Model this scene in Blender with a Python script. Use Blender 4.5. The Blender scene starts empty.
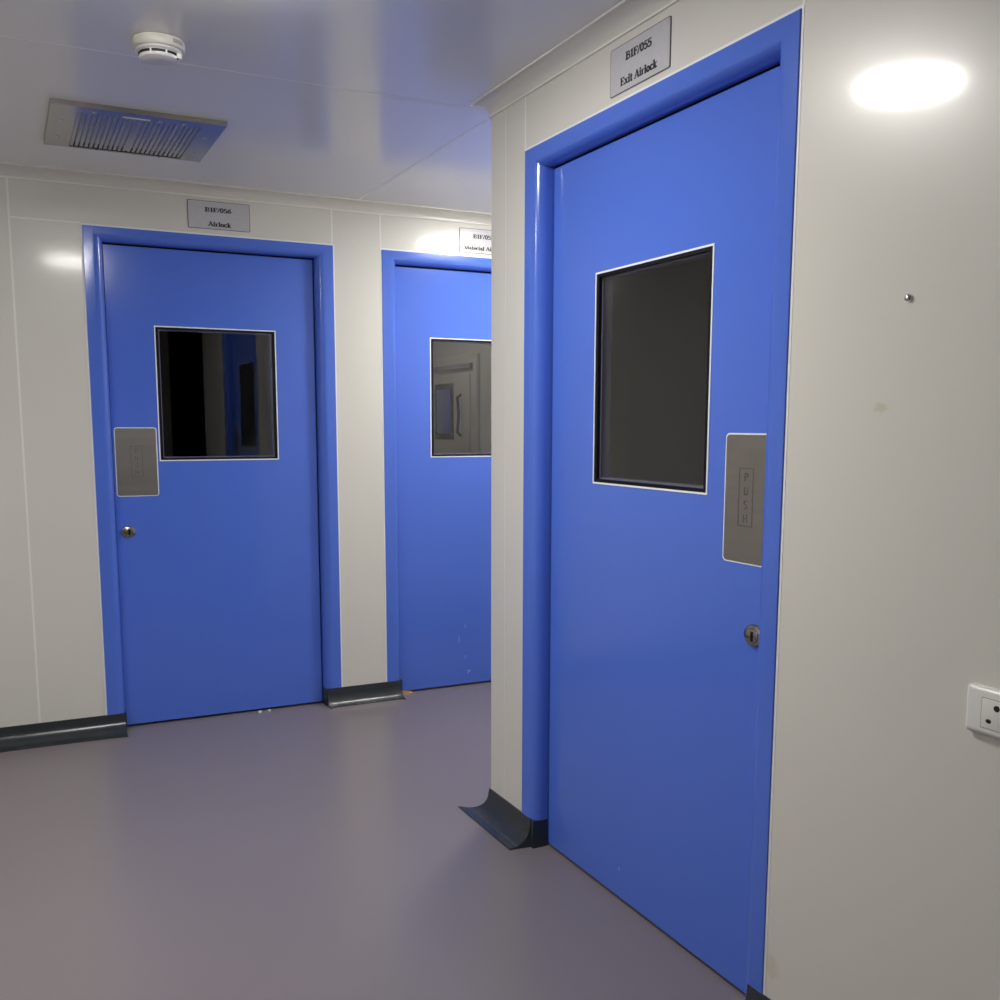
import bpy, bmesh, math, random
from mathutils import Matrix, Vector
random.seed(7)
S = bpy.context.scene
COL = S.collection
PI = math.pi

# ------------------------------------------------------------------ dimensions
XB = 1.0887          # face of the right wall (runs along y)
YC = -1.5436         # its free corner
ZC = 2.3197          # ceiling
ZW = 2.2776          # foot of the cornice
XL, YF = -1.9, -6.6  # left wall, front wall (behind the camera)
XE = 2.62            # end wall of the side passage
YB_END = -3.80       # where the right wall stops
DEP = 0.051          # recess of the door leaves
JW, HW = 0.075, 0.055
ZT = 2.1198

# ------------------------------------------------------------------ materials
def mat(name, col, rough=0.5, metal=0.0, spec=0.5, coat=0.0, coat_rough=0.1):
    m = bpy.data.materials.new(name); m.use_nodes = True
    b = m.node_tree.nodes['Principled BSDF']
    b.inputs['Base Color'].default_value = (*col, 1)
    b.inputs['Roughness'].default_value = rough
    b.inputs['Metallic'].default_value = metal
    b.inputs['Specular IOR Level'].default_value = spec
    b.inputs['Coat Weight'].default_value = coat
    b.inputs['Coat Roughness'].default_value = coat_rough
    return m

def vary(m, scale=3.0, amt=0.05, rough_amt=0.0, stretch=(1, 1, 1), bump=0.0, bump_scale=60):
    """faint procedural unevenness of colour, gloss and surface"""
    nt = m.node_tree; N = nt.nodes; L = nt.links
    b = N['Principled BSDF']
    tc = N.new('ShaderNodeTexCoord'); mp = N.new('ShaderNodeMapping')
    mp.inputs['Scale'].default_value = stretch
    L.new(tc.outputs['Object'], mp.inputs['Vector'])
    nz = N.new('ShaderNodeTexNoise'); nz.inputs['Scale'].default_value = scale
    nz.inputs['Detail'].default_value = 4
    L.new(mp.outputs['Vector'], nz.inputs['Vector'])
    base = tuple(b.inputs['Base Color'].default_value)
    mx = N.new('ShaderNodeMix'); mx.data_type = 'RGBA'
    mx.inputs['A'].default_value = tuple(c * (1 - amt) for c in base[:3]) + (1,)
    mx.inputs['B'].default_value = tuple(min(1, c * (1 + amt)) for c in base[:3]) + (1,)
    L.new(nz.outputs['Fac'], mx.inputs['Factor'])
    L.new(mx.outputs['Result'], b.inputs['Base Color'])
    if rough_amt:
        r = b.inputs['Roughness'].default_value
        mr = N.new('ShaderNodeMapRange')
        mr.inputs['To Min'].default_value = r - rough_amt
        mr.inputs['To Max'].default_value = r + rough_amt
        L.new(nz.outputs['Fac'], mr.inputs['Value'])
        L.new(mr.outputs['Result'], b.inputs['Roughness'])
    if bump:
        n2 = N.new('ShaderNodeTexNoise'); n2.inputs['Scale'].default_value = bump_scale
        L.new(mp.outputs['Vector'], n2.inputs['Vector'])
        bp = N.new('ShaderNodeBump'); bp.inputs['Strength'].default_value = bump
        bp.inputs['Distance'].default_value = 0.002
        L.new(n2.outputs['Fac'], bp.inputs['Height'])
        L.new(bp.outputs['Normal'], b.inputs['Normal'])
    return m

def wall_stained():
    """right wall paint with two faint yellowish stains of their own shape"""
    m = vary(mat('cream_panel_stained', WALLC, 0.30, spec=0.30, coat=0.27, coat_rough=0.10), 2.0, 0.02)
    nt = m.node_tree; N = nt.nodes; L = nt.links; b = N['Principled BSDF']
    tc = N.new('ShaderNodeTexCoord')
    src = b.inputs['Base Color'].links[0].from_socket
    for (cy, cz, ry, rz, k) in ((-3.158, 1.356, .020, .010, .35), (-2.935, 0.16, .03, .035, .22)):
        mp = N.new('ShaderNodeMapping')
        mp.inputs['Location'].default_value = (0, -cy / ry, -cz / rz)
        mp.inputs['Scale'].default_value = (0, 1 / ry, 1 / rz)
        L.new(tc.outputs['Object'], mp.inputs['Vector'])
        ln = N.new('ShaderNodeVectorMath'); ln.operation = 'LENGTH'
        L.new(mp.outputs['Vector'], ln.inputs[0])
        nz = N.new('ShaderNodeTexNoise'); nz.inputs['Scale'].default_value = 2.2
        L.new(mp.outputs['Vector'], nz.inputs['Vector'])
        ad = N.new('ShaderNodeMath'); ad.operation = 'MULTIPLY_ADD'
        ad.inputs[1].default_value = 1.6; 
        L.new(nz.outputs['Fac'], ad.inputs[0]); L.new(ln.outputs['Value'], ad.inputs[2])
        mr = N.new('ShaderNodeMapRange')
        mr.inputs['From Min'].default_value = 1.2; mr.inputs['From Max'].default_value = 1.9
        mr.inputs['To Min'].default_value = k; mr.inputs['To Max'].default_value = 0
        L.new(ad.outputs['Value'], mr.inputs['Value'])
        mx = N.new('ShaderNodeMix'); mx.data_type = 'RGBA'
        mx.inputs['B'].default_value = (0.42, 0.37, 0.19, 1)
        L.new(mr.outputs['Result'], mx.inputs['Factor']); L.new(src, mx.inputs['A'])
        src = mx.outputs['Result']
    L.new(src, b.inputs['Base Color'])
    return m

def glass(name, tint=(1, 1, 1)):
    m = bpy.data.materials.new(name); m.use_nodes = True
    nt = m.node_tree; N = nt.nodes; L = nt.links; N.clear()
    out = N.new('ShaderNodeOutputMaterial'); mx = N.new('ShaderNodeMixShader')
    tr = N.new('ShaderNodeBsdfTransparent'); tr.inputs['Color'].default_value = (*tint, 1)
    gl = N.new('ShaderNodeBsdfGlossy'); gl.inputs['Roughness'].default_value = 0.02
    lw = N.new('ShaderNodeLayerWeight'); lw.inputs['Blend'].default_value = 0.5
    pw = N.new('ShaderNodeMath'); pw.operation = 'POWER'; pw.inputs[1].default_value = 5
    ma = N.new('ShaderNodeMath'); ma.operation = 'MULTIPLY_ADD'
    ma.inputs[1].default_value = 0.9; ma.inputs[2].default_value = GLASS_R
    L.new(lw.outputs['Facing'], pw.inputs[0]); L.new(pw.outputs[0], ma.inputs[0])
    L.new(ma.outputs[0], mx.inputs[0]); L.new(tr.outputs[0], mx.inputs[1]); L.new(gl.outputs[0], mx.inputs[2])
    L.new(mx.outputs[0], out.inputs['Surface'])
    return m

def emit(name, col, k):
    m = bpy.data.materials.new(name); m.use_nodes = True
    N = m.node_tree.nodes; b = N['Principled BSDF']
    b.inputs['Base Color'].default_value = (.9, .9, .9, 1)
    b.inputs['Emission Color'].default_value = (*col, 1)
    b.inputs['Emission Strength'].default_value = k
    return m

GLASS_R = 0.051
WALLC = (0.67, 0.655, 0.605)
BLUEC = (0.079, 0.166, 0.66)
M = {}
M['wall'] = vary(mat('cream_panel', WALLC, 0.30, spec=0.30, coat=0.27, coat_rough=0.10), 2.0, 0.02)
M['wallB'] = wall_stained()
M['joint'] = mat('pale_sealant', (0.80, 0.79, 0.74), 0.45)
M['ceiling'] = vary(mat('ceiling_panel', (0.80, 0.80, 0.785), 0.18, spec=0.4), 2.5, 0.02)
M['floor'] = vary(mat('grey_vinyl', (0.205, 0.178, 0.186), 0.31, spec=0.5), 1.6, 0.05, 0.05, bump=0.03, bump_scale=25)
M['blue'] = vary(mat('blue_enamel', BLUEC, 0.15, spec=0.5), 1.5, 0.025)
M['seal'] = mat('white_sealant', (0.82, 0.82, 0.84), 0.4)
M['black'] = mat('black_rubber', (0.004, 0.004, 0.005), 0.6, spec=0.2)
M['white_trim'] = mat('white_bead', (0.85, 0.86, 0.9), 0.35)
M['spacer'] = mat('spacer_blue_reflection', (0.17, 0.18, 0.30), 0.3, metal=0.4)  # blue in this base colour stands in for reflected door paint
M['steel'] = vary(mat('brushed_steel', (0.31, 0.29, 0.26), 0.36, metal=0.85), 6, 0.12, 0.05, (1, 1, 8))
M['engrave'] = mat('engraved_line', (0.11, 0.105, 0.10), 0.5)
M['engrave_faint'] = mat('engraved_faint_line', (0.16, 0.15, 0.145), 0.5)
M['chrome'] = mat('chrome', (0.75, 0.74, 0.72), 0.12, metal=1.0)
M['lockmetal'] = mat('lock_metal', (0.38, 0.35, 0.30), 0.2, metal=1.0)
M['brass'] = mat('brass', (0.55, 0.42, 0.22), 0.3, metal=1.0)
M['slate'] = vary(mat('slate_vinyl', (0.028, 0.034, 0.039), 0.24, spec=0.5), 14, 0.25, 0.06, bump=0.25, bump_scale=18)
M['sign'] = vary(mat('satin_sign', (0.52, 0.52, 0.55), 0.25, metal=0.0, spec=0.5), 90, 0.08)
M['sign_edge'] = mat('sign_edge', (0.10, 0.095, 0.09), 0.5)
M['ink'] = mat('black_ink', (0.012, 0.012, 0.014), 0.5)
M['plastic'] = mat('white_plastic', (0.74, 0.73, 0.70), 0.3)
M['plastic_low'] = mat('ivory_plastic', (0.60, 0.58, 0.52), 0.4)
M['sticker'] = mat('grey_sticker', (0.33, 0.32, 0.33), 0.5)
M['hole'] = mat('dark_hole', (0.004, 0.004, 0.004), 0.6)
M['alu'] = vary(mat('anodised_aluminium', (0.45, 0.44, 0.43), 0.2, metal=0.85), 30, 0.06, 0.04)
M['vent_back'] = mat('dull_duct', (0.20, 0.20, 0.22), 0.3, metal=0.7)
M['alu_edge'] = mat('aluminium_edge', (0.30, 0.28, 0.26), 0.4, metal=0.4)
M['wood'] = mat('raw_wood', (0.50, 0.30, 0.12), 0.6)
M['flake'] = mat('white_paint_flake', (0.8, 0.8, 0.82), 0.6)
M['scuff'] = mat('pale_scuff', (0.17, 0.27, 0.70), 0.5)
M['glass'] = glass('window_glass')
M['blueglass'] = mat('blue_film', (0.08, 0.12, 0.50), 0.3)
LAMP = (1.0, 0.975, 0.925)
M['lamp1'] = emit('lamp_diffuser', LAMP, 115)
M['lamp2'] = emit('lamp_diffuser_passage', LAMP, 97)
M['fill_lobby'] = emit('fill_diffuser_lobby_left', LAMP, 75)  # for the added fill in the lobby
M['fill_back_room'] = emit('fill_diffuser_back_room', LAMP, 13)  # for the added fill behind the second door

# ------------------------------------------------------------------ helpers
def tag(o, label=None, cat=None, group=None, kind=None):
    if label: o['label'] = label
    if cat: o['category'] = cat
    if group: o['group'] = group
    if kind: o['kind'] = kind
    return o

def empty(name, loc, rz=0.0):
    o = bpy.data.objects.new(name, None); COL.objects.link(o)
    o.location = loc; o.rotation_euler = (0, 0, rz); o.empty_display_size = 0.05
    return o

class MB:
    """collects shapes; build() links them as one mesh object"""
    def __init__(s, f=None):
        s.bm = bmesh.new(); s.f = f or (lambda p: p); s.mi = 0
    def _face(s, vs):
        try:
            fc = s.bm.faces.new(vs); fc.material_index = s.mi; return fc
        except ValueError:
            return None
    def verts(s, pts): return [s.bm.verts.new(s.f(p)) for p in pts]
    def box(s, a, b, bev=0.0, seg=2):
        x0, y0, z0 = [min(a[i], b[i]) for i in range(3)]; x1, y1, z1 = [max(a[i], b[i]) for i in range(3)]
        v = s.verts([(x0,y0,z0),(x1,y0,z0),(x1,y1,z0),(x0,y1,z0),(x0,y0,z1),(x1,y0,z1),(x1,y1,z1),(x0,y1,z1)])
        fs = [s._face([v[i] for i in q]) for q in ((0,3,2,1),(4,5,6,7),(0,1,5,4),(1,2,6,5),(2,3,7,6),(3,0,4,7))]
        if bev > 0:
            es = list({e for fc in fs for e in fc.edges})
            r = bmesh.ops.bevel(s.bm, geom=es, offset=bev, segments=seg, affect='EDGES', profile=0.5)
            for fc in r['faces']: fc.material_index = s.mi
        return s
    def prism(s, poly, d0, d1, axis=1):
        """poly in (u,w): axis 1 -> (u,d,w) ; axis 2 -> (u,w,d)"""
        P = (lambda u, w, d: (u, d, w)) if axis == 1 else (lambda u, w, d: (u, w, d))
        a = s.verts([P(u, w, d0) for u, w in poly]); b = s.verts([P(u, w, d1) for u, w in poly])
        n = len(poly)
        s._face(a); s._face(b)
        for i in range(n): s._face([a[i], a[(i+1) % n], b[(i+1) % n], b[i]])
        return s
    def ring(s, o, i, d0, d1):
        """rectangular ring, o/i = (u0,u1,w0,w1)"""
        R = lambda q, d: s.verts([(q[0],d,q[2]),(q[1],d,q[2]),(q[1],d,q[3]),(q[0],d,q[3])])
        A, B, C, D = R(o,d0), R(i,d0), R(o,d1), R(i,d1)
        for k in range(4):
            j = (k+1) % 4
            s._face([A[k],A[j],B[j],B[k]]); s._face([C[k],C[j],D[j],D[k]])
            s._face([A[k],A[j],C[j],C[k]]); s._face([B[k],B[j],D[j],D[k]])
        return s
    def lathe(s, prof, c, n=48, ax='z', sx=1.0, sy=1.0):
        """prof: (radius, height) ; around axis z, or around y ('y': height along y)"""
        rows = []
        for r, h in prof:
            row = []
            for k in range(n):
                a = 2*PI*k/n
                if ax == 'z': p = (c[0]+sx*r*math.cos(a), c[1]+sy*r*math.sin(a), c[2]+h)
                else: p = (c[0]+sx*r*math.cos(a), c[1]+h, c[2]+sy*r*math.sin(a))
                row.append(p)
            rows.append(s.verts(row))
        for i in range(len(rows)-1):
            for k in range(n):
                s._face([rows[i][k], rows[i][(k+1)%n], rows[i+1][(k+1)%n], rows[i+1][k]])
        s._face(rows[0]); s._face(rows[-1])
        return s
    def sweep(s, rows, cap=True):
        """rows: list of closed profiles (same number of points)"""
        V = [s.verts(r) for r in rows]; n = len(V[0])
        for i in range(len(V)-1):
            for k in range(n): s._face([V[i][k], V[i][(k+1)%n], V[i+1][(k+1)%n], V[i+1][k]])
        if cap: s._face(V[0]); s._face(V[-1])
        return s
    def tube(s, pts, r, n=10):
        pts = [Vector(p) for p in pts]; rows = []
        for i, p in enumerate(pts):
            t = (pts[min(i+1,len(pts)-1)] - pts[max(i-1,0)]).normalized()
            a = t.orthogonal().normalized() if i == 0 else (rows_a - t*rows_a.dot(t)).normalized()
            rows_a = a; b = t.cross(a)
            rows.append([tuple(p + a*r*math.cos(2*PI*k/n) + b*r*math.sin(2*PI*k/n)) for k in range(n)])
        return s.sweep(rows)
    def build(s, name, mats, parent=None, smooth=True, angle=35):
        bmesh.ops.recalc_face_normals(s.bm, faces=s.bm.faces[:])
        me = bpy.data.meshes.new(name); s.bm.to_mesh(me); s.bm.free()
        for m in (mats if isinstance(mats, (list, tuple)) else [mats]): me.materials.append(m)
        if smooth:
            for p in me.polygons: p.use_smooth = True
            me.set_sharp_from_angle(angle=math.radians(angle))
        o = bpy.data.objects.new(name, me); COL.objects.link(o)
        if parent is not None: o.parent = parent
        return o

def rrect(u0, u1, w0, w1, ru, rw=None, n=6):
    rw = ru if rw is None else rw
    pts = []
    for cu, cw, a0 in ((u1-ru, w1-rw, 0), (u0+ru, w1-rw, 90), (u0+ru, w0+rw, 180), (u1-ru, w0+rw, 270)):
        for k in range(n+1):
            a = math.radians(a0 + 90*k/n); pts.append((cu+ru*math.cos(a), cw+rw*math.sin(a)))
    return pts

mapB = lambda p: (XB + p[1], -p[0], p[2])     # (r, depth, z) on the right wall, r = -y
mapA = lambda p: p

# ------------------------------------------------------------------ lettering (own serif stroke alphabet, unit cap height)
def arc(cx, cy, rx, ry, a0, a1, n=8):
    return [(cx+rx*math.cos(math.radians(a0+(a1-a0)*k/n)), cy+ry*math.sin(math.radians(a0+(a1-a0)*k/n))) for k in range(n+1)]
T, t = 0.22, 0.11
def srf(x, y, w=0.16): return ([(x-w, y), (x+w, y)], t)
G = {
 'B': (.68, [([(.16,.04),(.16,.96)],T), ([(.02,.96),(.34,.96)]+arc(.34,.76,.2,.2,90,-90)+[(.16,.56)],t+.03), ([(.16,.56),(.36,.54)]+arc(.36,.29,.24,.25,90,-90)+[(.02,.04)],t+.04)]),
 '1': (.46, [([(.24,.04),(.24,.98)],T), ([(.06,.84),(.24,.98)],t), srf(.24,.03,.18)]),
 'F': (.60, [([(.16,.04),(.16,.96)],T), ([(.02,.96),(.56,.96),(.56,.76)],t), ([(.16,.52),(.42,.52)],t), ([(.42,.40),(.42,.64)],t), srf(.16,.03)]),
 '/': (.36, [([(.02,-.02),(.32,1.0)],t+.02)]),
 '0': (.54, [(arc(.26,.5,.19,.46,0,360,16),T-.03)]),
 '5': (.54, [([(.46,.95),(.14,.95),(.10,.56)],t+.04), ([(.10,.56)]+arc(.22,.32,.24,.28,95,-130,10),T-.03)]),
 '6': (.54, [([(.44,.96),(.22,.80),(.10,.50),(.10,.30)],T-.04), (arc(.27,.31,.18,.27,0,360,14),T-.04)]),
 '7': (.52, [([(.06,.76),(.06,.95),(.48,.95)],t+.04), ([(.46,.95),(.22,.02)],T-.03)]),
 'E': (.66, [([(.16,.04),(.16,.96)],T), ([(.02,.96),(.56,.96),(.56,.76)],t), ([(.16,.51),(.40,.51)],t), ([(.40,.40),(.40,.63)],t), ([(.02,.04),(.60,.04),(.60,.26)],t)]),
 'x': (.54, [([(.10,.62),(.42,.04)],T-.02), ([(.44,.62),(.08,.04)],t), srf(.10,.64,.10), srf(.44,.64,.09), srf(.08,.03,.09), srf(.43,.03,.10)]),
 'i': (.32, [([(.16,.04),(.16,.64)],T), ([(.03,.64),(.16,.64)],t), srf(.16,.03,.14), ([(.16,.82),(.16,.98)],T)]),
 't': (.36, [([(.16,.86),(.16,.14)]+arc(.25,.14,.09,.10,180,300,5),T-.02), ([(.02,.64),(.32,.64)],t)]),
 'A': (.74, [([(.36,.98),(.08,.04)],t), ([(.36,.98),(.64,.04)],T), ([(.17,.34),(.54,.34)],t), srf(.08,.03,.11), srf(.62,.03,.13)]),
 'r': (.42, [([(.14,.04),(.14,.64)],T), ([(.02,.64),(.14,.64)],t), ([(.14,.44)]+arc(.30,.48,.13,.15,150,60,5),t+.03), srf(.14,.03,.14)]),
 'l': (.32, [([(.16,.04),(.16,.98)],T), ([(.03,.98),(.16,.98)],t), srf(.16,.03,.14)]),
 'o': (.52, [(arc(.25,.33,.18,.30,0,360,14),T-.03)]),
 'c': (.46, [(arc(.25,.33,.18,.30,45,320,12),T-.03)]),
 'k': (.58, [([(.14,.04),(.14,.98)],T), ([(.02,.98),(.14,.98)],t), ([(.14,.26),(.42,.62)],t), ([(.24,.38),(.46,.04)],T-.03), srf(.14,.03,.13), srf(.46,.03,.10), srf(.42,.63,.10)]),
 'M': (.92, [([(.14,.04),(.14,.96)],t), ([(.12,.98),(.44,.08)],T), ([(.44,.08),(.74,.96)],t), ([(.76,.04),(.76,.98)],T), srf(.14,.03,.12), srf(.76,.03,.14)]),
 'a': (.50, [(arc(.21,.20,.13,.17,0,360,10),t+.03), ([(.08,.54)]+arc(.22,.48,.14,.15,130,0,6)+[(.36,.10),(.46,.06)],T-.03)]),
 'e': (.46, [([(.10,.36),(.40,.36)]+arc(.24,.33,.17,.30,10,310,12),T-.05)]),
 'P': (.62, [([(.14,.0),(.14,1.0),(.34,1.0)]+arc(.34,.76,.2,.24,90,-90)+[(.14,.52)],.11)]),
 'U': (.62, [([(.12,1.0),(.12,.26)]+arc(.31,.22,.19,.22,180,360)+[(.50,1.0)],.11)]),
 'S': (.60, [(arc(.30,.75,.19,.25,40,270,8)+arc(.30,.25,.20,.25,90,-140,8),.11)]),
 'H': (.64, [([(.12,.0),(.12,1.0)],.11), ([(.52,.0),(.52,1.0)],.11), ([(.12,.5),(.52,.5)],.10)]),
}
def text_width(s): return sum(G[c][0] if c != ' ' else .3 for c in s)
def letter(mb, ch, x, z, sx, sz, d0, d1):
    for pts, w in G[ch][1]:
        for (ax, az), (bx, bz) in zip(pts[:-1], pts[1:]):
            dx, dz = bx-ax, bz-az; L = math.hypot(dx, dz)
            if L < 1e-6: continue
            ex, ez = dx/L*w*.25, dz/L*w*.25
            nx, nz = -dz/L*w/2, dx/L*w/2
            q = [(ax-ex+nx, az-ez+nz), (bx+ex+nx, bz+ez+nz), (bx+ex-nx, bz+ez-nz), (ax-ex-nx, az-ez-nz)]
            mb.prism([(x+u*sx, z+v*sz) for u, v in q], d0, d1)
def text(mb, s, u0, u1, z0, h, d0, d1):
    sx = (u1-u0)/text_width(s); x = u0
    for ch in s:
        if ch != ' ': letter(mb, ch, x, z0, sx, h, d0, d1)
        x += (G[ch][0] if ch != ' ' else .3)*sx

# ------------------------------------------------------------------ room shell
TH = 0.10
def strip(mb, u0, u1, z0, z1, d=0.0006):
    mb.mi = 1; mb.box((u0, -d, z0), (u1, 0.004, z1)); mb.mi = 0

D1 = (0.0, 1.0433)            # frame outer edges, back wall
D2 = (1.2747, 2.318)
D3 = (1.775, 2.9144)          # right wall, r = -y

w = MB(mapA)
w.box((XL-TH, 0, 0), (D1[0], TH, ZC)); w.box((D1[1], 0, 0), (D2[0], TH, ZC)); w.box((D2[1], 0, 0), (XE+TH, TH, ZC))
w.box((D1[0], 0, ZT), (D1[1], TH, ZC)); w.box((D2[0], 0, ZT), (D2[1], TH, ZC))
strip(w, -.2686, -.2606, .06, ZW); strip(w, -.2606, -.004, 2.1245, 2.1305)
strip(w, 1.037, 1.0445, ZT+.004, ZW); strip(w, 1.266, 1.2735, ZT+.004, ZW)
strip(w, -1.47, -1.462, .06, ZW)
o = w.build('wall_back', [M['wall'], M['joint']], smooth=False)
tag(o, 'cream panelled wall that holds the two far blue doors', 'wall', kind='structure')

w = MB(mapB)
w.box((-YC, 0, 0), (D3[0], TH, ZC)); w.box((D3[1], 0, 0), (-YB_END, TH, ZC)); w.box((D3[0], 0, ZT), (D3[1], TH, ZC))
strip(w, 1.642, 1.6445, .07, ZW, .0004); strip(w, 1.768, 1.775, ZT+.004, ZW); strip(w, 2.916, 2.924, ZT+.004, ZW)
o = w.build('wall_right', [M['wallB'], M['joint']], smooth=False)
tag(o, 'cream wall on the right with the near blue door and socket', 'wall', kind='structure')

def wallbox(name, a, b, label):
    o = MB().box(a, b).build(name, M['wall'], smooth=False); return tag(o, label, 'wall', kind='structure')
wallbox('wall_passage', (XB+TH, YC-TH, 0), (XE, YC, ZC), 'cream wall of the side passage, facing the far doors')
wallbox('wall_end', (XE, YC-TH, 0), (XE+TH, 0, ZC), 'cream wall closing the end of the side passage')
wallbox('wall_left', (XL-TH, YF, 0), (XL, 0, ZC), 'cream wall on the left side of the lobby')
wallbox('wall_front', (XL-TH, YF-TH, 0), (XB+TH, YF, ZC), 'cream wall behind the viewer')

o = MB().box((XL-.3, YF-.3, -.1), (XE+.4, 2.9, 0)).build('floor', M['floor'], smooth=False)
tag(o, 'glossy mauve grey vinyl floor', 'floor', kind='structure')

c = MB()
c.box((XL-.3, YF-.3, ZC), (XE+.4, 2.9, ZC+.1))
c.mi = 1
c.box((XL, -1.4635, ZC-.0003), (XB, -1.4565, ZC+.01))
c.box((1.150, -1.4565, ZC-.0003), (1.157, -.05, ZC+.01))
c.box((XL, -3.20, ZC-.0003), (XB, -3.193, ZC+.01))
o = c.build('ceiling', [M['ceiling'], M['joint']], smooth=False)
tag(o, 'glossy pale grey ceiling of large flat panels', 'ceiling', kind='structure')

# room behind the second door (dim), seen through its glass
wallbox('wall_airlock_left', (1.10, TH, 0), (1.16, 2.7, ZC), 'cream wall inside the dim room behind the second door, left')
wallbox('wall_airlock_right', (2.46, TH, 0), (2.52, 2.7, ZC), 'cream wall inside the dim room behind the second door, with the hatch')
wallbox('wall_airlock_back', (1.10, 2.7, 0), (2.52, 2.76, ZC), 'cream wall inside the dim room behind the second door, rear')

# cornices: concave cove with two pale seams
def cornice(name, path_fn, ends, label):
    """path_fn(u, out, z): ends = list of (u at out=0, u at out=1 scale) for mitres"""
    CW, CH = .051, ZC-ZW
    prof = [(0, ZW-.002), (.004, ZW-.002), (.004, ZW+.004)]
    for k in range(1, 8):
        a = PI/2*k/8; prof.append((.004+(CW-.008)*(1-math.cos(a)), ZW+.004+(CH-.008)*math.sin(a)))
    prof += [(CW-.004, ZC-.004), (CW, ZC-.004), (CW, ZC), (0, ZC)]
    m = MB()
    rows = [[path_fn(e0 + e1*o, o, z) for o, z in prof] for e0, e1 in ends]
    m.sweep(rows)
    # pale bead seams
    m.mi = 1
    for (o0, z0, o1, z1) in ((-.001, ZW-.0035, .0055, ZW+.0025), (CW-.004, ZC-.0042, CW+.0012, ZC)):
        m.sweep([[path_fn(e0+e1*oo, oo, zz) for oo, zz in ((o0,z0),(o1,z0),(o1,z1),(o0,z1))] for e0, e1 in ends])
    o = m.build(name, [M['wall'], M['joint']], angle=30)
    return tag(o, label, 'cornice', kind='structure')
cornice('trim_1', lambda u, o, z: (u, -o, z), [(XL, 1), (XE, -1)], 'cream coved cornice above the two far doors')
cornice('trim_2', lambda u, o, z: (XB-o, u, z), [(YC, 1), (YB_END, 0)], 'cream coved cornice above the near door')
cornice('trim_3', lambda u, o, z: (u, YC+o, z), [(XB, -1), (XE, -1)], 'cream coved cornice along the side passage')
cornice('trim_4', lambda u, o, z: (XL+o, u, z), [(0, -1), (YF, 1)], 'cream coved cornice on the left wall')

# coved black skirting
def skirting(name, f, r0, r1, H, OUT, label, m0=0.0, m1=0.0, ret=None, flare0=0.0, flare1=0.0):
    """f maps (r, depth, z); m0/m1 = mitre per unit of projection at the two ends"""
    prof = [(.0, H), (.004, H), (.005, H-.01)]
    for k in range(0, 11):
        a = PI/2*k/10
        prof.append((.006+(OUT-.016)*(1-math.cos(a)), .006+(H-.022)*(1-math.sin(a))))
    prof += [(OUT, .004), (OUT, 0), (0, 0)]
    mb = MB(f); n = 24; rows = []
    for i in range(n+1):
        s = i/n; row = []
        for o, z in prof:
            e0 = r0 + m0*o; e1 = r1 + m1*o
            k = (math.exp(-((s)/.04)**2)*flare0 + math.exp(-((1-s)/.04)**2)*flare1) * (o/OUT)
            row.append((e0+(e1-e0)*s, -(o + k), z))
        rows.append(row)
    mb.sweep(rows)
    if ret:
        for (a, b) in ret: mb.box(a, b)
    o = mb.build(name, M['slate'], angle=40)
    return tag(o, label, 'skirting', kind='structure')
skirting('baseboard_back_left', mapA, XL, .071, .081, .082, 'black coved skirting left of the first far door',
         ret=[((.069, -.003, 0), (.0775, DEP-.002, .080))], flare1=.012)
skirting('baseboard_back_center', mapA, .973, 1.345, .082, .048, 'short black coved skirting between the two far doors',
         ret=[((.966, -.003, 0), (.975, DEP-.002, .081)), ((1.343, -.003, 0), (1.3515, DEP-.002, .081))], flare0=.012, flare1=.016)
skirting('baseboard_right', mapB, -YC, 1.838, .092, .074, 'black coved skirting stub at the free corner beside the near door',
         m0=-1.5, m1=-.12, ret=[((1.836, -.003, 0), (1.8515, DEP-.002, .088))])
skirting('baseboard_right_near', mapB, 2.868, -YB_END, .087, .07, 'black coved skirting right of the near door')
skirting('baseboard_left', lambda p: (XL-p[1], p[0], p[2]), YF, 0, .082, .07, 'black coved skirting along the left wall')
skirting('baseboard_passage', lambda p: (p[0], YC-p[1], p[2]), XB, XE, .088, .07, 'black coved skirting along the side passage', m0=-1.0)

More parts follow.
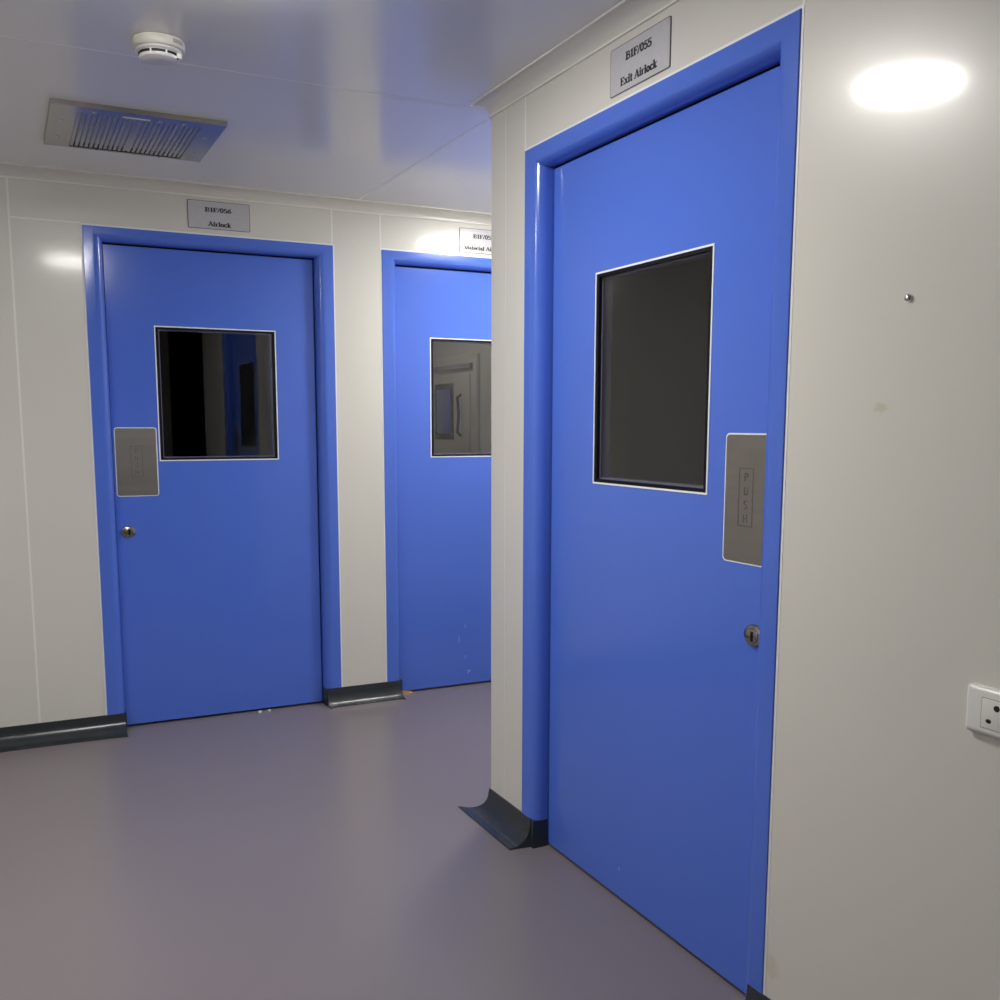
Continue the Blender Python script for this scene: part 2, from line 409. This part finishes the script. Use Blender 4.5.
# ------------------------------------------------------------------ doors
TILT = -.008
def make_door(name, label, loc, rz, W, win, plate=None, lock=None, faint=False, scuffs=(), hinge='right'):
    """local frame: r along the wall, d into the wall, z up; origin at the frame's outer left foot"""
    root = tag(empty(name, loc, rz), label, 'door', kind='structure')
    # frame: bullnosed profile, mitred
    P = .004
    prof = [(0, TH), (0, -P+.001), (.0015, -P)]
    F, R = .48, None
    prof.append((F, -P))
    for k in range(1, 9):
        a = PI/2*k/8
        prof.append((F + (1-F)*math.sin(a), -P + .036*(1-math.cos(a))))
    prof += [(1.0, DEP+.004), (.90, DEP+.004), (.90, TH)]
    prof = [(u if u > .01 or u == 0 else u/JW, d) for u, d in prof]
    mb = MB(); rows = []
    for side in range(4):
        row = []
        for u, d in prof:
            r = u*JW if side < 2 else W-u*JW
            z = 0.0 if side in (0, 3) else ZT-u*HW
            row.append((r, d, z))
        rows.append(row)
    mb.sweep(rows)
    fr = mb.build('door_frame', M['blue'], root, angle=32)
    sl = MB(); q = .0068
    sl.sweep([[(-q,-.0008,0),(.001,-.0008,0),(.001,.004,0),(-q,.004,0)], [(-q,-.0008,ZT+q),(.001,-.0008,ZT-.001),(.001,.004,ZT-.001),(-q,.004,ZT+q)],
              [(W+q,-.0008,ZT+q),(W-.001,-.0008,ZT-.001),(W-.001,.004,ZT-.001),(W+q,.004,ZT+q)], [(W+q,-.0008,0),(W-.001,-.0008,0),(W-.001,.004,0),(W+q,.004,0)]])
    sl.build('edge_seal', M['seal'], fr, smooth=False)['label'] = 'white sealant line round the frame'
    # black strips that stand in for the shade in the gap round the leaf
    gk = MB()
    gk.box((.068, DEP+.012, 0), (.0795, DEP+.03, ZT-.05)); gk.box((W-.0795, DEP+.012, 0), (W-.068, DEP+.03, ZT-.05))
    gk.box((.068, DEP+.012, ZT-.075), (W-.068, DEP+.03, ZT-.05))
    gk.build('gap_shade', M['black'], fr, smooth=False)['label'] = 'black strip standing in for shade in the leaf gap'
    # leaf with a window opening
    a, b, z0, z1 = win
    l0, l1, lt, lb = JW+(.0032 if hinge == 'left' else .0004), W-JW-(.0032 if hinge == 'right' else .0004), ZT-HW-.007, .011
    lf = MB()
    hole = (a+.003, b-.003, z0+.003, z1-.003)
    lf.ring((l0, l1, lb, lt), hole, DEP, DEP+.045)
    bev = [e for e in lf.bm.edges if all(abs(v.co.y-DEP) < 1e-6 for v in e.verts) and len({round(v.co.x, 5) for v in e.verts} & {round(l0, 5), round(l1, 5)}) == 1 and abs(e.verts[0].co.x-e.verts[1].co.x) < 1e-6]
    bmesh.ops.bevel(lf.bm, geom=bev, offset=.004, segments=3, affect='EDGES')
    leaf = lf.build('door_leaf', M['blue'], root, angle=40)
    if scuffs:
        sc = MB()
        for (r, z, wr, hz) in scuffs:
            pts = [(r+wr*random.uniform(.5,1)*math.cos(2*PI*k/9), z+hz*random.uniform(.5,1)*math.sin(2*PI*k/9)) for k in range(9)]
            sc.prism(pts, DEP-.0003, DEP+.001)
        sc.build('scuff_mark', M['scuff'], leaf, smooth=False)['label'] = 'pale scuff on blue paint'
    # vision panel
    wb = .0048
    vt = MB().ring((a, b, z0, z1), (a+wb, b-wb, z0+wb, z1-wb), DEP-.0015, DEP+.006).build('vision_panel', M['white_trim'], root, smooth=False)
    vt['label'] = 'door window with white bead'
    g0, g1 = wb-.0003, .017
    MB().ring((a+g0, b-g0, z0+g0*.8, z1-g0*.8), (a+g1, b-g1, z0+g1*.8, z1-g1*.8), DEP+.0005, DEP+.008).build('gasket', M['black'], vt, smooth=False)['label'] = 'black gasket'
    MB().ring((a+.004, b-.004, z0+.004, z1-.004), (a+.0215, b-.0215, z0+.018, z1-.018), DEP+.0105, DEP+.04).build('spacer', M['spacer'], vt, smooth=False)
    MB(lambda p: (p[0], p[1]+TILT*(p[0]-(a+b)/2), p[2])).box((a+.01, DEP+.007, z0+.01), (b-.01, DEP+.0115, z1-.01)).build('glass_pane', M['glass'], vt, smooth=False)
    # push plate
    if plate:
        p0, p1, q0, q1 = plate
        rim = MB(); rim.prism(rrect(p0-.004, p1+.004, q0-.0035, q1+.0035, .013, .011), DEP-.0012, DEP+.004)
        pl = MB().prism(rrect(p0, p1, q0, q1, .010, .008), DEP-.0022, DEP+.004).build('push_plate', M['steel'], root, angle=30)
        pl['label'] = 'brushed steel plate'
        rim.build('plate_rim', M['white_trim'], pl, angle=30)['label'] = 'white rim'
        en = MB(); cx = (p0+p1)/2 - (.008 if not faint else 0)
        e0, e1, f0, f1 = cx-.0245, cx+.0245, q0+.081, q0+.212
        en.ring((e0, e1, f0, f1), (e0+.0028, e1-.0028, f0+.0022, f1-.0022), DEP-.0026, DEP)
        hh = .0175
        for k, ch in enumerate('PUSH'):
            z = f1-.012-hh-k*.0306
            wdt = G[ch][0]*.026
            letter(en, ch, cx-wdt/2, z, .026, hh, DEP-.0026, DEP)
        en.build('lettering', M['engrave_faint' if faint else 'engrave'], pl, smooth=False)['label'] = 'engraved word in an engraved box'
    if lock:
        lr, lz = lock
        kx, kz = .031, .025
        lk = MB().lathe([(1.0, .002), (1.0, -.004), (.93, -.007), (.80, -.0085), (.70, -.009), (.66, -.011), (.56, -.012), (.0001, -.012)],
                        (lr, DEP, lz), 40, 'y', kx, kz).build('lock', M['lockmetal'], root, angle=30)
        lk['label'] = 'round metal key lock'
        MB().box((lr-.001, DEP-.0128, lz-.0125), (lr+.0075, DEP-.010, lz+.0105), .001).build('keyhole', M['black'], lk)
        MB().lathe([(.0001, -.0131), (.0048, -.0131), (.0054, -.0118)], (lr-.006, DEP, lz+.004), 20, 'y').build('key_core', M['brass'], lk)
    return root

make_door('door_1', 'blue door at far left with black window, steel plate on its left edge, under the 056 sign', (D1[0], 0, 0), 0, D1[1]-D1[0],
          (.2672, .7866, 1.164, 1.738), (.0905, .2555, 1.0185, 1.3055), (.1255, .863), True)
make_door('door_2', 'blue door half hidden behind the corner of the right wall', (D2[0], 0, 0), 0, D2[1]-D2[0],
          (.2575, .7769, 1.164, 1.738), (.7878, .9528, 1.0185, 1.3055), (.918, .863), True,
          scuffs=[(.405, .245, .004, .028), (.440, .31, .004, .016), (.441, .15, .004, .014), (.462, .075, .016, .008), (.453, .064, .008, .004)], hinge='left')
make_door('door_3', 'large near blue door on the right wall under the Exit Airlock sign', (XB, -D3[0], 0), -PI/2, D3[1]-D3[0],
          (.318, .829, 1.1615, 1.735), (.896, 1.054, 1.0185, 1.3035), (1.0115, .860), False,
          scuffs=[(.485, .092, .003, .009)], hinge='left')

# ------------------------------------------------------------------ signs
def sign(label, f, u0, u1, z0, z1, lines, base):
    root = tag(empty('door_sign', base), label, 'sign', 'room signs above the doors')
    g = lambda p: tuple(a-b for a, b in zip(f(p), base))
    MB(g).prism(rrect(u0, u1, z0, z1, .006, .005), -.0022, 0).build('sign_edge', M['sign_edge'], root, angle=30)['label'] = 'dark edge'
    pl = MB(g).prism(rrect(u0+.0028, u1-.0024, z0+.0022, z1-.0022, .005, .004), -.0027, -.001).build('sign_plate', M['sign'], root, angle=30)
    pl['label'] = 'satin grey plate'
    for (s, a, b, zb, h) in lines:
        tx = MB(g); text(tx, s, a, b, zb, h, -.0031, -.0025)
        tx.build('lettering', M['ink'], pl, smooth=False)['label'] = 'black serif lettering'
sign('grey sign reading B1F/056 Airlock above the far left door', mapA, .415, .6755, 2.1455, 2.2605,
     [('B1F/056', .487, .597, 2.2165, .0175), ('Airlock', .498, .595, 2.158, .0185)], (.545, 0, 2.1455))
sign('sign above the half hidden far door, washed out by lamp glare', mapA, 1.666, 1.9265, 2.138, 2.2525,
     [('B1F/057', 1.738, 1.848, 2.2075, .0185), ('Material Airlock', 1.69, 1.90, 2.154, .0175)], (1.796, 0, 2.138))
sign('grey sign reading B1F/055 Exit Airlock above the near door', mapB, 2.234, 2.4885, 2.1405, 2.2535,
     [('B1F/055', 2.304, 2.414, 2.2115, .0185), ('Exit Airlock', 2.282, 2.438, 2.1565, .0185)], (XB, -2.361, 2.141))

# ------------------------------------------------------------------ smoke detector
dx, dy = .088, -1.608
sd = tag(empty('smoke_detector', (dx, dy, ZC)), 'round white smoke detector on the ceiling in front of the metal vent', 'smoke detector')
MB().lathe([(.058, 0), (.064, -.002), (.0665, -.008), (.0665, -.018), (.064, -.025), (.058, -.0275)], (0,0,0), 64).build('base', M['plastic_low'], sd, angle=30)
hd = MB().lathe([(.055, -.027), (.0590, -.028), (.0600, -.031), (.0555, -.034), (.0505, -.035), (.0500, -.043), (.0515, -.0445), (.049, -.049), (.040, -.0525), (.022, -.0545), (.0001, -.055)],
                (0,0,0), 64).build('head', M['plastic'], sd, angle=30)
for k in range(8):
    a0 = math.radians(45*k-29); a1 = math.radians(45*k+10)
    m = MB(); rows = []
    for i in range(9):
        a = a0+(a1-a0)*i/8
        rows.append([(r*math.cos(a), r*math.sin(a), z) for r, z in ((.0490,-.0362),(.0522,-.0364),(.0518,-.0425),(.0490,-.0425))])
    m.sweep(rows).build('vent_slot', M['hole'], hd)
m = MB(); rows = []
for i in range(7):
    a = math.radians(-66+30*i/6)
    rows.append([(r*math.cos(a), r*math.sin(a), z) for r, z in ((.0640,-.0085),(.0672,-.0085),(.0670,-.0185),(.0640,-.0185))])
m.sweep(rows).build('sticker', M['sticker'], sd)['label'] = 'small grey sticker'
tb = MB().lathe([(.0001, -.034), (.009, -.034), (.009, -.046), (.007, -.0485), (.0001, -.049)], (.045, -.027, 0), 20).build('lamp_tab', M['plastic'], hd, angle=30)
MB().lathe([(.0001, -.0500), (.0030, -.0495), (.003, -.045)], (.042, -.031, 0), 12).build('indicator', M['hole'], hd)['label'] = 'dark indicator lens'

# ------------------------------------------------------------------ ceiling vent grille
TV = .016
vx0, vx1, vy0, vy1 = -.146, .390, -.970, -.460
vt = tag(empty('ceiling_vent', ((vx0+vx1)/2, (vy0+vy1)/2, ZC)), 'square metal vent grille in the ceiling before the far left door', 'vent')
cx, cy = (vx0+vx1)/2, (vy0+vy1)/2
V = lambda p: (p[0]-cx, p[1]-cy, p[2])
gx0, gx1, gy0, gy1 = vx0+.080, vx1-.075, vy0+.055, vy1-.016
def vring(mb, o, i, z0, z1):
    f0 = mb.f; mb.f = lambda p: V((p[0], p[2], ZC+0*p[1]+p[1]-ZC)); mb.ring(o, i, z0, z1); mb.f = f0
TV = .016
m = MB(); vring(m, (vx0, vx1, vy0, vy1), (gx0, gx1, gy0, gy1), -TV, 0)
fr = m.build('frame', [M['alu']], vt, smooth=False)
m = MB(); vring(m, (vx0-.001, vx1+.001, vy0-.001, vy1+.001), (vx0+.003, vx1-.003, vy0+.003, vy1-.003), -TV+.001, 0)
m.build('edge_trim', M['alu_edge'], fr, smooth=False)['label'] = 'dull brown grey edge'
bk = MB(V).box((gx0-.002, gy0-.002, -.0125), (gx1+.002, gy1-.062, -.0105)).build('backing', M['vent_back'], vt, smooth=False)
MB(V).box((gx0-.002, gy1-.064, -.003), (gx1+.002, gy1+.002, -.001)).build('duct', M['hole'], bk, smooth=False)['label'] = 'dark inside'
N_SL = 24
pit = (gx1-gx0)/N_SL
for k in range(N_SL):
    x = gx0+pit*(k+.5)
    MB(V).box((x-pit*.36, gy0, -.0152), (x+pit*.36, gy1-.012, -.0050), .0008, 1).build('slat', M['alu'], vt, smooth=False)
m = MB(V); m.box(((gx0+gx1)/2-.008, gy0, -.0142), ((gx0+gx1)/2+.008, gy1-.02, -.0046)); m.build('cross_bar', M['alu'], vt, smooth=False)
MB(V).box((vx0+.215, vy0+.040, -TV-.001), (vx0+.300, vy0+.052, -TV+.002)).build('label_strip', M['flake'], fr, smooth=False)['label'] = 'thin white strip'
for (x, y) in ((vx0+.04, vy0+.17), (vx0+.04, vy1-.13), (vx1-.04, vy0+.17), (vx1-.04, vy1-.12), (vx0+.13, vy0+.035), (vx1-.13, vy0+.045), (vx0+.33, vy0+.045), (vx0+.17, vy1-.011), (vx1-.15, vy1-.011)):
    MB(V).lathe([(.006, -TV+.002), (.006, -TV-.0015), (.004, -TV-.003), (.0001, -TV-.0032)], (x, y, 0), 14).build('screw', M['chrome'], fr)

# ------------------------------------------------------------------ lamps and added fill lights
def lamp(label, x, y, r, m):
    root = tag(empty('ceiling_light', (x, y, ZC)), label, 'ceiling light', 'round ceiling lights')
    MB().lathe([(r+.016, 0), (r+.016, -.004), (r+.012, -.007), (r, -.008), (r, -.002)], (0,0,0), 64).build('trim_ring', M['plastic'], root, angle=30)
    MB().lathe([(r-.001, -.003), (r-.001, -.023), (r-.005, -.027), (.0001, -.028)], (0,0,0), 64).build('diffuser', m, root, angle=30)['label'] = 'glowing white diffuser'
    return root
lamp('round white lamp in the lobby ceiling before the near door', .095, -2.275, .145, M['lamp1'])
lamp('round white lamp in the ceiling of the side passage', 1.90, -.70, .150, M['lamp2'])
lamp('added unseen fill lamp in the lobby ceiling left of the viewer', -1.30, -2.0, .150, M['fill_lobby'])  # added out of view to brighten the left wall and ceiling
lamp('added dim fill lamp in the room behind the second door', 1.8, 1.3, .12, M['fill_back_room'])  # added so the hatch shows through the glass

# ------------------------------------------------------------------ socket, screw
su, sz = 3.385, .8205
so = tag(empty('power_socket', (XB, -su, sz)), 'white plastic power socket low on the right wall', 'socket')
g = lambda p: (mapB(p)[0]-XB, mapB(p)[1]+su, mapB(p)[2]-sz)
S0, S1, Z0, Z1 = su, su+.138, sz, sz+.080
m = MB(g)
rows = []
for (ins, d) in ((0, 0), (0, -.008), (.002, -.0115), (.006, -.0135), (.0075, -.014)):
    rows.append([(u, d, z) for u, z in rrect(S0+ins, S1-ins, Z0+ins, Z1-ins, .006, .005)])
m.sweep(rows).build('cover_plate', M['plastic'], so, angle=40)
MX = .006
md = MB(g).box((S0+.0265+MX, -.0152, Z0+.0145), (S0+.0815+MX, -.012, Z1-.0165), .0008).build('socket_module', M['plastic'], so)
MB(g).ring((S0+.0253+MX, S0+.0827+MX, Z0+.0133, Z1-.0153), (S0+.0266+MX, S0+.0814+MX, Z0+.0146, Z1-.0166), -.0143, -.013).build('module_gap', M['sticker'], so, smooth=False)
for (u, z, ru, rz_) in ((S0+.0545+MX, Z0+.051, .0056, .0052), (S0+.041+MX, Z0+.027, .0052, .0036), (S0+.068+MX, Z0+.0265, .0048, .0034)):
    MB(g).lathe([(1, -.0140), (1, -.01545), (.0001, -.01545)], (u, 0, z), 20, 'y', ru, rz_).build('pin_hole', M['hole'], md)
MB(g).box((S0+.094, -.0165, Z0+.0165), (S0+.121, -.012, Z1-.0185), .0015).build('switch', M['plastic'], so)

sc = tag(empty('wall_screw', (XB, -3.210, 1.545)), 'small shiny dome headed screw in the bare right wall', 'screw')
MB().sweep([[(-d, r*math.cos(2*PI*k/24), r*.86*math.sin(2*PI*k/24)) for k in range(24)] for r, d in ((.0084, -.001), (.0084, .0015), (.0077, .004), (.0058, .0062), (.0032, .0074), (.0009, .0078))]).build('screw_head', M['chrome'], sc, angle=60)

# ------------------------------------------------------------------ bits on the floor
m = MB(lambda p: p)
m.sweep([[(1.357, .030, 0), (1.357, .0495, 0), (1.357, .0495, .010), (1.357, .032, .011)],
         [(1.385, .028, 0), (1.385, .0495, 0), (1.385, .0495, .012), (1.385, .031, .013)],
         [(1.410, .034, 0), (1.410, .0485, 0), (1.410, .0485, .008), (1.410, .036, .009)],
         [(1.424, .041, 0), (1.424, .048, 0), (1.424, .048, .003), (1.424, .042, .003)]])
tag(m.build('wood_chip', M['wood'], angle=30), 'orange brown wood chip at the foot of the half hidden far door', 'wood chip')
for k, (x, y, lab) in enumerate(((.662, .030, 'white paint flake at the foot of the far left door, left of two'), (.705, .034, 'white paint flake at the foot of the far left door, right of two'))):
    m = MB(); q = [(x+.012*random.uniform(.5,1)*math.cos(2*PI*i/7), y+.009*random.uniform(.5,1)*math.sin(2*PI*i/7)) for i in range(7)]
    m.prism(q, 0, .006, axis=2)
    tag(m.build('paint_flake', M['flake'], smooth=False), lab, 'paint flake', 'paint flakes at the far left door')

# ------------------------------------------------------------------ hatch in the dim room
hx = 2.46
hb = tag(empty('pass_hatch', (hx, 1.9, .9)), 'pale wall hatch with blue window, seen through the half hidden door', 'hatch')
H = lambda p: (-p[1], p[0]-1.9, p[2]-.9)
MB(H).box((1.45, 0, .95), (2.25, .03, 1.78), .004).build('body', M['plastic_low'], hb)
dr = MB(H).box((1.53, .03, 1.03), (2.20, .045, 1.66), .004).build('hatch_door', M['plastic_low'], hb)
MB(H).box((1.78, .04, 1.22), (2.10, .05, 1.60), .002).build('window_frame', M['black'], dr)
MB(H).box((1.82, .046, 1.26), (2.06, .053, 1.56), .001).build('window_pane', M['blueglass'], dr)
MB(H).tube([(1.66, .045, 1.25), (1.64, .08, 1.27), (1.60, .09, 1.37), (1.60, .09, 1.42), (1.64, .08, 1.50), (1.66, .045, 1.52)], .009).build('handle', M['black'], hb)
MB(H).box((1.50, .03, 1.69), (2.20, .05, 1.72)).build('ledge', M['sticker'], hb)

# ------------------------------------------------------------------ camera
cam = bpy.data.cameras.new('camera'); co = bpy.data.objects.new('camera', cam); COL.objects.link(co)
yaw, pit_, rol = math.radians(26.3572), math.radians(-7.6582), math.radians(.1125)
fw = Vector((math.sin(yaw)*math.cos(pit_), math.cos(yaw)*math.cos(pit_), math.sin(pit_)))
rt = Vector((math.cos(yaw), -math.sin(yaw), 0)); up = rt.cross(fw)
r2 = math.cos(rol)*rt + math.sin(rol)*up; u2 = -math.sin(rol)*rt + math.cos(rol)*up
mt = Matrix((( r2.x, u2.x, -fw.x), (r2.y, u2.y, -fw.y), (r2.z, u2.z, -fw.z)))
co.matrix_world = Matrix.Translation((-.340, -4.4924, 1.3257)) @ mt.to_4x4()
cam.sensor_width = 36; cam.sensor_fit = 'HORIZONTAL'; cam.lens = 36*999.4/1000
cam.shift_y = (558.54-500)/1000
cam.clip_start = 0.02
S.camera = co

wd = bpy.data.worlds.new('world'); S.world = wd; wd.use_nodes = True
wd.node_tree.nodes['Background'].inputs['Color'].default_value = (0, 0, 0, 1)
S.view_settings.view_transform = 'Standard'; S.view_settings.look = 'None'
S.view_settings.gamma = 1; S.view_settings.use_curve_mapping = False
S.view_settings.exposure = 0.0
S.cycles.max_bounces = 12; S.cycles.diffuse_bounces = 8; S.cycles.glossy_bounces = 6; S.cycles.transparent_max_bounces = 16
S.cycles.sample_clamp_indirect = 10
